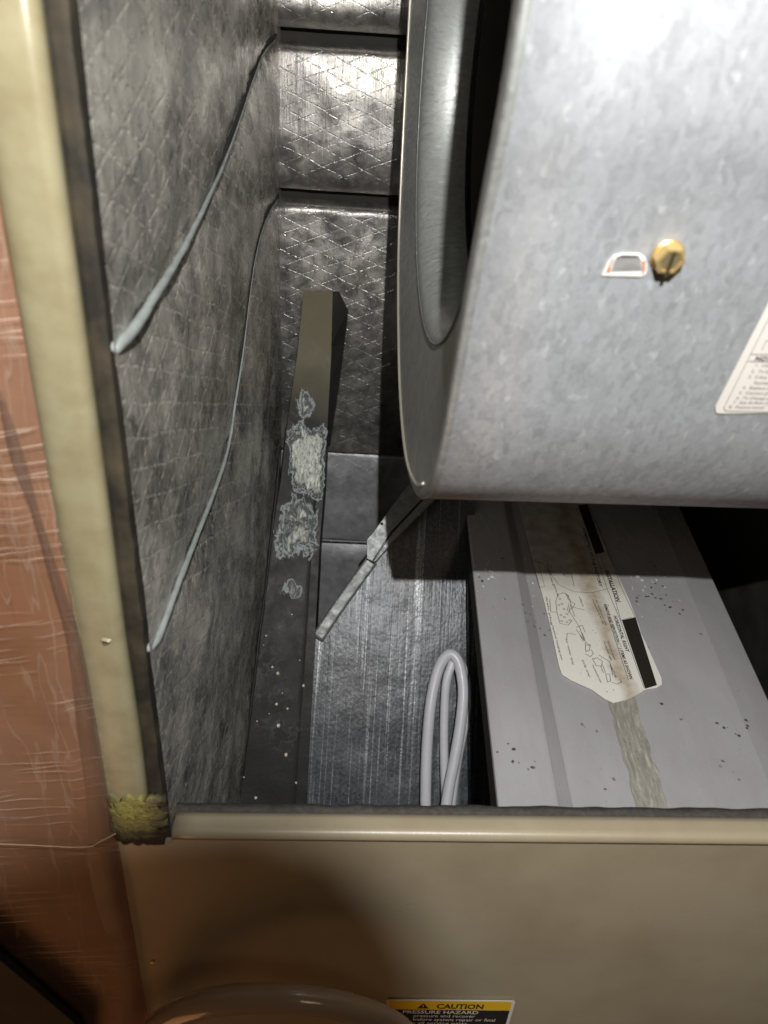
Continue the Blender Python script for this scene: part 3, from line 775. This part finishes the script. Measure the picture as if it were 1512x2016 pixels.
# punched slot: trapezoid hole with bright cut edge and rust
sp = [(1184, 542), (1196, 516), (1208, 502), (1226, 498), (1258, 498), (1270, 506), (1274, 522), (1271, 540), (1262, 544)]
inner = [(1203, 534), (1207, 517), (1213, 508), (1228, 504), (1256, 504), (1262, 509), (1263, 532)]
cs, ns = on_scroll((1230, 520), .0)
def onS(p, lift): return onP(p, cs+ns*lift, ns)
slo = put('punched_slot', prism('punched_slot', [onS(p, .0012) for p in sp], ns*.0006), m_slotw, blw, label='small punched slot with bright chipped edge beside the brass screw'); bevel(slo, .0005)
o = put('slot_recess', prism('slot_recess', [onS(p, .0019) for p in inner], ns*.0003), m_recess, slo)
for pp in ([(1193, 536), (1203, 512), (1209, 506), (1203, 520), (1201, 534)], [(1264, 536), (1265, 512), (1270, 514), (1270, 528), (1266, 540)], [(1213, 506), (1258, 506), (1257, 503), (1226, 502)]):
    put('rust_patch', prism('rust_patch', [onS(p, .0020) for p in pp], ns*.0004), m_rust if pp[0][0] != 1213 else m_black, slo)
# rating sticker at the right edge
Ls = [(1410, 812), (1408, 800), (1512, 597), (1600, 425), (1790, 432), (1700, 822), (1512, 813), (1414, 814)]
s0, s_n = on_scroll((1450, 740), 0)
def onL(p, lift=.0014): 
    return onP(p, s0+s_n*lift, s_n)
# local frame of the sheet: x along the text lines, y up the sheet
o_ = onL((1410, 812)); ex = (onL((1512, 814))-o_).normalized(); ey = (onL((1512, 604))-onL((1412, 806))).normalized()
fr = frame(o_, ex, ey)
def loc(p): 
    q = fr.inverted() @ onL(p); return (q.x, q.y)
stk = put('rating_sticker', prism('rating_sticker', [onL(p) for p in Ls], s_n*.0002), m_white, blw, label='white printed sticker running off the right edge of the scroll')
y_not = loc((1485, 712))[1]
# border and rules
b0 = loc((1421, 808)); b1 = loc((1514, 627))
strokes('printed_rule', [((b0[0], b0[1]+.002), (b0[0], b1[1]*1.3)), ((b0[0]+.002, b0[1]), (.12, b0[1])), ((b0[0], b0[1]+.002), (b0[0]+.002, b0[1])),
   ((b0[0], loc((1482, 696))[1]), (.12, loc((1482, 696))[1])), ((b0[0]+.0005, loc((1480, 710))[1]), (.12, loc((1480, 710))[1])),
   ((b0[0]+.0045, loc((1492, 688))[1]), (b0[0]+.0045, loc((1502, 669))[1])), ((b0[0]+.0045, loc((1502, 669))[1]), (.12, loc((1502, 669))[1]))], .00035, fr, m_ink_soft, stk, .0006)
lines = [('NOTES:', (1484, 708), .0034, .0001), ('1.  Use copper conductors only', (1484, 720), .0026, 0), ('2.  To be sized per local code', (1477, 732), .0026, 0), ('3.  If Any original wire is replaced use', (1471, 743), .0026, 0), ('     Equivalent type', (1468, 754), .0026, 0), ('4.  Replace access panels', (1460, 764), .0026, 0), ('5.  Connect ground first', (1453, 774), .0026, 0), ('6.  To Change speed tap', (1447, 784), .0026, 0), ('7.  See Airflow chart', (1441, 793), .0026, 0), ('8.  Factory wired', (1433, 802), .0026, 0)]
for body, p, sz, bo in lines:
    x, y = loc(p); text(body, sz, fr, x, y, m_ink_soft if sz < .003 else m_ink, stk, bold=bo, lift=.0007, xs=1.05)

# ================================================================== GREY PAN WITH INSTRUCTION LABEL
pan = thing('coil_pan', 'grey painted metal pan with raised left edge, lying level below the blower', 'drain pan')
ZP = -.471
def lineZ(p, q, z, Y0=.018, Y1=.60):
    a, b = onZ(p, z), onZ(q, z); d = (b-a)/(b.y-a.y)
    return a+d*(Y0-a.y), a+d*(Y1-a.y)
e = [lineZ((981, 1590), (928, 1093), ZP), lineZ((1103, 1590), (1013, 1093), ZP), lineZ((1128, 1590), (1027, 1093), ZP-.009), lineZ((1507, 1520), (1367, 1180), ZP-.009), lineZ((1512, 1372), (1392, 1112), ZP-.017)]
e0 = [lineZ((981, 1590), (928, 1093), ZP)]
rowsP = []
for t in np.linspace(0, 1, 25):
    v = [a.lerp(b, t) for a, b in e]
    v0 = v[0]; pr = [v0+Vector((-.0002, 0, -.003)), v0+Vector((.0004, 0, -.0008)), v0+Vector((.002, 0, 0)), v[1]+Vector((-.003, 0, .0004)), v[1]+Vector((-.001, 0, 0)), v[1]+Vector((0, 0, -.001)), v[2]+Vector((-.001, 0, .001)), v[2], v[2]+Vector((.002, 0, -.0003)), v[2].lerp(v[3], .5), v[3]+Vector((-.001, 0, 0)), v[3]+Vector((.001, 0, -.0004)), v[4]+Vector((-.002, 0, 0)), v[4]+Vector((0, 0, -.002)), v[4]+Vector((.001, 0, -.05))]
    rowsP.append(pr)
pm = loft('pan_top', rowsP, False)
for lp in pm.loops: 
    c_ = pm.vertices[lp.vertex_index].co; pm.uv_layers['UV'].data[lp.index].uv = (c_.x, c_.y)
put('pan_top', pm, m_slab, pan)
ps = loft('shaded_pan_side', [[e[0][0].lerp(e[0][1], t)+Vector((-.0004, 0, -.0025)), e[0][0].lerp(e[0][1], t)+Vector((-.0004, 0, -.024))] for t in np.linspace(0, 1, 9)])
put('shaded_pan_side', ps, m_dark, pan, label='left side of the pan, coloured black for the shade in the gap')  # black colour stands in for shade on this side
# instruction label lying on the recessed face
ZM = ZP-.0088
lab = [(1013, 963), (1060, 975), (1105, 985), (1130, 992), (1143, 988), (1157, 992), (1200, 1096), (1238, 1180), (1258, 1232), (1262, 1247), (1272, 1268), (1290, 1308), (1302, 1335), (1303, 1348), (1292, 1355), (1270, 1358), (1252, 1370), (1230, 1379), (1208, 1384), (1190, 1376), (1165, 1358), (1125, 1340), (1106, 1328), (1100, 1310), (1085, 1240), (1070, 1180), (1050, 1110), (1030, 1030)]
LPs = [onZ(p, ZM+.0016) for p in lab]
eo = onZ((1228, 1215), ZM+.0016); rr = onZ((1303, 1340), ZM); ru = onZ((1157, 992), ZM); e1 = (rr-ru).normalized(); e2 = Vector((-e1.y, e1.x, 0))
if e2.x < 0: e2 = -e2
orig = onZ((1195, 1250), ZM+.0016)
frl = frame(orig, e1, e2)
def loc2(p): q_ = frl.inverted() @ onZ(p, ZM+.0016); return (q_.x, q_.y)
lm = prism('instruction_label', LPs, (0, 0, .0003))
inv = frl.inverted()
for lp in lm.loops:
    q_ = inv @ lm.vertices[lp.vertex_index].co; lm.uv_layers['UV'].data[lp.index].uv = (q_.x, q_.y)
il = put('instruction_label', lm, m_label, pan, label='white instruction label with brown stains and black bars')
LF = .0007
def bar(a, b, c_, d_): flat('black_bar', [loc2(p) for p in (a, b, c_, d_)], frl, m_sblack, il, LF)
bar((1224, 1222), (1251, 1216), (1293, 1350), (1270, 1357))
bar((1138, 996), (1156, 993), (1190, 1088), (1172, 1092))
def txt(body, p, q, h, mat=m_ink, bold=0., hpx=None):
    """text that runs from pixel p to pixel q along the label, letter height h metres"""
    a, b_ = Vector(loc2(p)), Vector(loc2(q)); L = (b_-a).length; ang = math.atan2(b_.y-a.y, b_.x-a.x)
    t = text(body, 1., Matrix.Identity(4), 0, 0, mat, il, lift=0, bold=.026)
    xsz = max(v.co.x for v in t.data.vertices); 
    t.data.transform(Matrix.Diagonal((L/xsz, h/.73, 1, 1)))
    t.data.transform(frl @ Matrix.Translation((a.x, a.y, LF)) @ Matrix.Rotation(ang, 4, 'Z'))
    return t
txt('INSTALLATION', (1190, 1124), (1213, 1185), .0048)
txt('COMPLETELY AT THE FACTORY', (1146, 1040), (1180, 1156), .0034)
txt('HORIZONTAL RIGHT', (1207, 1213), (1232, 1284), .0036)
txt('REMOVE AND REPOSITION ( * ) ITEMS AS SHOWN', (1188, 1190), (1240, 1338), .0030)
for a_, b_, s_ in (((1165, 1180), (1187, 1230), 'Pre-assembled for use'), ((1172, 1182), (1192, 1232), 'for horizontal left'), ((1195, 1262), (1209, 1300), 'Position drain'), ((1188, 1264), (1202, 1302), 'horizontal right'),
                   ((1074, 1175), (1085, 1232), 'drain plug'), ((1086, 1232), (1105, 1300), 'Optional hanging pan'), ((1113, 1258), (1127, 1310), 'for water drip'), ((1145, 1300), (1160, 1335), 'Drip tray'), ((1165, 1310), (1182, 1345), 'Horizontal pan'), ((1075, 1110), (1090, 1160), 'filter'), ((1200, 1310), (1212, 1335), 'sealing'), ((1090, 1150), (1097, 1175), 'coil'), ((1139, 1175), (1147, 1195), 'clips')):
    txt(s_, a_, b_, .0017, m_ink_soft)
def poly_strokes(name, chains, wd=.0005, mat=m_ink):
    sg = []
    for c_ in chains:
        q_ = [loc2(p) for p in c_]; sg += list(zip(q_[:-1], q_[1:]))
    strokes(name, sg, wd, frl, mat, il, LF)
poly_strokes('printed_rule', [[(1148, 996), (1205, 1160), (1222, 1222)], [(1160, 1000), (1196, 1086), (1222, 1155), (1250, 1216)], [(1138, 996), (1172, 1090), (1196, 1163), (1222, 1225), (1268, 1356)], [(1196, 1215), (1237, 1340)], [(1222, 1222), (1243, 1216)]], .0004)
poly_strokes('printed_drawing', [
    [(1094, 1185), (1098, 1172), (1108, 1168), (1118, 1172), (1125, 1195), (1131, 1215)], [(1094, 1185), (1096, 1205), (1102, 1228), (1118, 1232), (1127, 1222)],
    [(1112, 1168), (1118, 1175), (1124, 1186), (1132, 1190), (1128, 1196), (1120, 1204)], [(1115, 1172), (1119, 1182)], [(1116, 1204), (1120, 1190)], [(1119, 1208), (1123, 1192)],
    [(1120, 1204), (1140, 1234), (1150, 1262), (1162, 1274)], [(1134, 1236), (1146, 1232), (1152, 1246)], [(1134, 1240), (1150, 1262)], [(1142, 1252), (1148, 1264)], [(1146, 1248), (1152, 1262)], [(1152, 1272), (1162, 1270), (1160, 1282), (1153, 1284), (1152, 1272)],
    [(1152, 1288), (1162, 1294), (1168, 1288), (1164, 1280)], [(1166, 1298), (1176, 1296), (1186, 1304), (1184, 1312), (1174, 1312), (1166, 1298)], [(1182, 1312), (1188, 1326)], [(1186, 1310), (1192, 1326)], [(1192, 1328), (1200, 1328), (1202, 1342), (1196, 1344), (1192, 1328)], [(1204, 1344), (1214, 1348), (1224, 1344), (1220, 1338)],
    [(1084, 1206), (1096, 1206)], [(1082, 1180), (1084, 1206)], [(1126, 1196), (1152, 1202)], [(1116, 1248), (1134, 1250)], [(1116, 1248), (1116, 1258)], [(1050, 1105), (1070, 1112), (1100, 1152), (1130, 1166), (1165, 1168), (1196, 1160)], [(1102, 1118), (1125, 1132), (1130, 1155)],
    [(1178, 1290), (1200, 1304), (1206, 1330)]], .00045)
for cx_, cy_ in ((1102, 1180), (1106, 1190), (1100, 1192), (1110, 1200), (1104, 1212), (1111, 1216), (1116, 1210), (1122, 1222), (1106, 1224), (1116, 1226), (1078, 1112), (1084, 1116), (1104, 1126), (1110, 1132)):
    q_ = loc2((cx_, cy_)); strokes('printed_circle', [((q_[0]+.0013*math.cos(a), q_[1]+.0011*math.sin(a)), (q_[0]+.0013*math.cos(a+.8), q_[1]+.0011*math.sin(a+.8))) for a in [k*math.pi/4 for k in range(8)]], .0004, frl, m_ink, il, LF)
poly_strokes('printed_frame', [[(1046, 1104), (1058, 1104), (1072, 1155), (1063, 1158), (1046, 1104)]], .0003)
# wrinkled strip of old adhesive running on from the label
tp = [(1195, 1372), (1258, 1368), (1272, 1430), (1293, 1510), (1316, 1590), (1335, 1660), (1262, 1660), (1246, 1560), (1230, 1480), (1212, 1430)]
def tpf(s, t):
    l_ = catmull([Vector((a, b, 0)) for a, b in [(1196, 1372), (1210, 1430), (1228, 1490), (1246, 1560), (1262, 1650)]], 6); r_ = catmull([Vector((a, b, 0)) for a, b in [(1250, 1366), (1266, 1430), (1286, 1490), (1308, 1560), (1330, 1650)]], 6)
    i = min(int(t*24), 24); p = l_[i].lerp(r_[i], s)
    p.x += 5*nz((s*3, t*9, 0))*(1 if s in (0, 1) else .5)
    v = onZ((p.x, p.y), ZM+.0012); v.z += .0008*abs(nz((s*7, t*30, 2)))+.0008*(s > .8)*abs(nz((1, t*60, 2))); return v
put('adhesive_strip', grid('adhesive_strip', tpf, 12, 24), m_tape, pan, label='wrinkled yellowish strip of old adhesive below the label')
# water spots near the back of the pan
vs = []; fs = []
for k in range(80):
    if k < 42: p = (rnd.gauss(962, 22), 1098+abs(rnd.gauss(0, 45)))
    elif k < 66: p = (rnd.uniform(1240, 1350), 1118+abs(rnd.gauss(0, 35)))
    else: p = (rnd.uniform(1030, 1050), 1098+abs(rnd.gauss(0, 60)))
    zc = ZP+.0002 if p[0] < 1012 else ZM+.0012
    if p[0] < 935: continue
    c_ = onZ(p, zc); r = rnd.uniform(.0005, .0011)*(2.2 if rnd.random() < .15 else 1); k0 = len(vs); m_ = 8
    vs.append(c_+Vector((0, 0, r*.3)))
    for j in range(m_):
        A_ = 2*math.pi*j/m_; q_ = r*rnd.uniform(.6, 1.3); vs.append(c_+Vector((math.cos(A_)*q_, math.sin(A_)*q_*1.3, 0)))
    fs += [(k0, k0+1+j, k0+1+(j+1) % m_) for j in range(m_)]
o = put('water_spots', meshd('water_spots', vs, fs, None, True), m_drop, pan, kind='stuff', label='dried water spots on the pan')

# ================================================================== WHITE CABLE LOOPS
cb = thing('cable_loops', 'white coated cable bent into two tall narrow loops behind the front panel lip', 'cable')
off = .014
def cpt(l, o=off): return [inc(p, (o if len(p) < 3 else p[2])) for p in l]
lo1 = cpt([(836, 1720, .014), (838, 1640, .014), (838, 1560, .014), (840, 1480, .013), (846, 1400, .012), (854, 1350, .010), (866, 1310, .010), (884, 1288, .012), (900, 1298, .014), (909, 1330, .016), (912, 1370, .018), (906, 1430, .020), (896, 1490, .022), (884, 1550, .024), (876, 1610, .026), (866, 1720, .028)])
put('cable_loop', tube('cable_loop', lo1, .0062, 14, 8), m_cable, cb, label='outer loop of the cable')
lo2 = cpt([(884, 1720, .006), (880, 1620, .006), (876, 1540, .006), (874, 1470, .007), (875, 1400, .008), (878, 1350, .009), (885, 1320, .009), (897, 1298, .008), (910, 1312, .006), (918, 1345, .006), (919, 1385, .007), (912, 1440, .008), (902, 1490, .009), (892, 1560, .010), (884, 1640, .010)])
put('cable_loop', tube('cable_loop', lo2, .0050, 14, 8), m_cable, cb, label='inner loop of the cable')

# ================================================================== BROWN HOSE in front of the panel
hz = [(262, 2120, -.040), (285, 2060, -.042), (320, 2018, -.045), (380, 1988, -.047), (450, 1974, -.048), (540, 1970, -.048), (630, 1977, -.047), (710, 1996, -.046), (770, 2022, -.044), (812, 2062, -.042), (835, 2120, -.040)]
hs = thing('brown_hose', 'glossy brown vinyl hose arching across the bottom of the front panel', 'hose')
put('hose_coil', tube('hose_coil', [onY((p[0], p[1]-5), p[2]) for p in hz], .0098, 20, 8), m_hose, hs)


# ================================================================== LEFT: BOARD WALL, FILM, DARK BOARD
def wf(s, t): return Vector((-.60+.4448*s, .004+.0*s, .25-1.35*t))
put('side_wall', grid('side_wall', wf, 4, 8, False, uvf=lambda s, t, P: (P.x, P.z)), m_wall, None, kind='structure')
fedge = [(-8, 350), (30, 560), (58, 700), (112, 1000), (182, 1350), (228, 1590), (234, 1650), (255, 1770), (275, 1900), (296, 2030)]
fe = [onY(p, -.002) for p in catmull([Vector((a, b, 0)) for a, b in fedge], 4)]
def ff(s, t):
    k = t*(len(fe)-1); i = min(int(k), len(fe)-2); R_ = fe[i].lerp(fe[i+1], k-i)
    x = R_.x-.001-(1-s)*.16
    d = R_.x-x; w_ = .0014*math.exp(-((d-.022-.02*nz((0, 0, R_.z), 4))/.006)**2)
    return Vector((x, -.0015-w_-.0010*abs(nz((x*20, 0, R_.z*70)))-.0015*abs(nz((x*8, 0, R_.z*8))), R_.z+.05*(1-s)*0))
fm_ = thing('plastic_film', 'clear crinkled plastic film stretched over the brown wall beside the beige flange', 'plastic film')
put('film_sheet', grid('film_sheet', ff, 60, 160, uvf=lambda s, t, P: (P.x, P.z+1.)), m_film, fm_)
def band(lp, rp, y, name='film_fold'):
    l_ = catmull([Vector((a, b, 0)) for a, b in lp], 6); r_ = catmull([Vector((a, b, 0)) for a, b in rp], 6); n_ = len(l_)-1
    def f(s, t):
        i = min(int(round(t*n_)), n_); p = l_[i].lerp(r_[i], s); v = onY((p.x, p.y), y); v.y -= .001*math.sin(math.pi*s)+.0006*abs(nz((p.x*.02, p.y*.08, 0))); return v
    put(name, grid(name, f, 6, n_), m_fold, fm_)
band([(-10, 760), (20, 900), (62, 1010), (98, 1140), (130, 1260), (150, 1420), (168, 1560), (175, 1660)], [(6, 770), (50, 900), (80, 1010), (122, 1140), (160, 1260), (190, 1420), (212, 1560), (228, 1655)], -.0062)
band([(172, 1665), (180, 1740), (205, 1830), (232, 1900), (245, 2030)], [(229, 1665), (243, 1740), (262, 1830), (272, 1900), (290, 2030)], -.0062)
put('film_edge', tube('film_edge', [onY(p, -.0075) for p in [(-40, 1660), (60, 1664), (165, 1668), (200, 1655), (228, 1641)]], .00032, 8, 6), plain('bright_film_edge', (.60, .47, .34), .25), fm_, label='bright taut edge of the film')
bd_ = [onY(p, -.016) for p in [(-40, 1862), (0, 1890), (70, 1948), (165, 2030), (165, 2200), (-120, 2200), (-120, 1840)]]
o = put('dark_board', prism('dark_board', bd_, (0, .006, 0)), m_dark, None, 'black board with a slanting edge in the bottom left corner', cat='board'); bevel(o, .001)

# unseen disc added near the flashlight to cast shade on the lower front panel
dn = Vector((-.182, .188, -.965)).normalized(); gc = FL+dn*.10
a_ = dn.orthogonal().normalized(); b_ = dn.cross(a_)
pg = []
for k in range(28):
    A_ = 2*math.pi*k/28; r_ = .0333*(1+.07*math.sin(3*A_+.6)+.04*math.sin(5*A_)); pg.append(gc+a_*math.cos(A_)*r_+b_*math.sin(A_)*r_)
wl = put('shade_caster', prism('shade_caster', pg, -dn*.010), m_black, None, 'unseen black disc added near the flashlight to shade the lower front panel', cat='shade caster'); bevel(wl, .003)
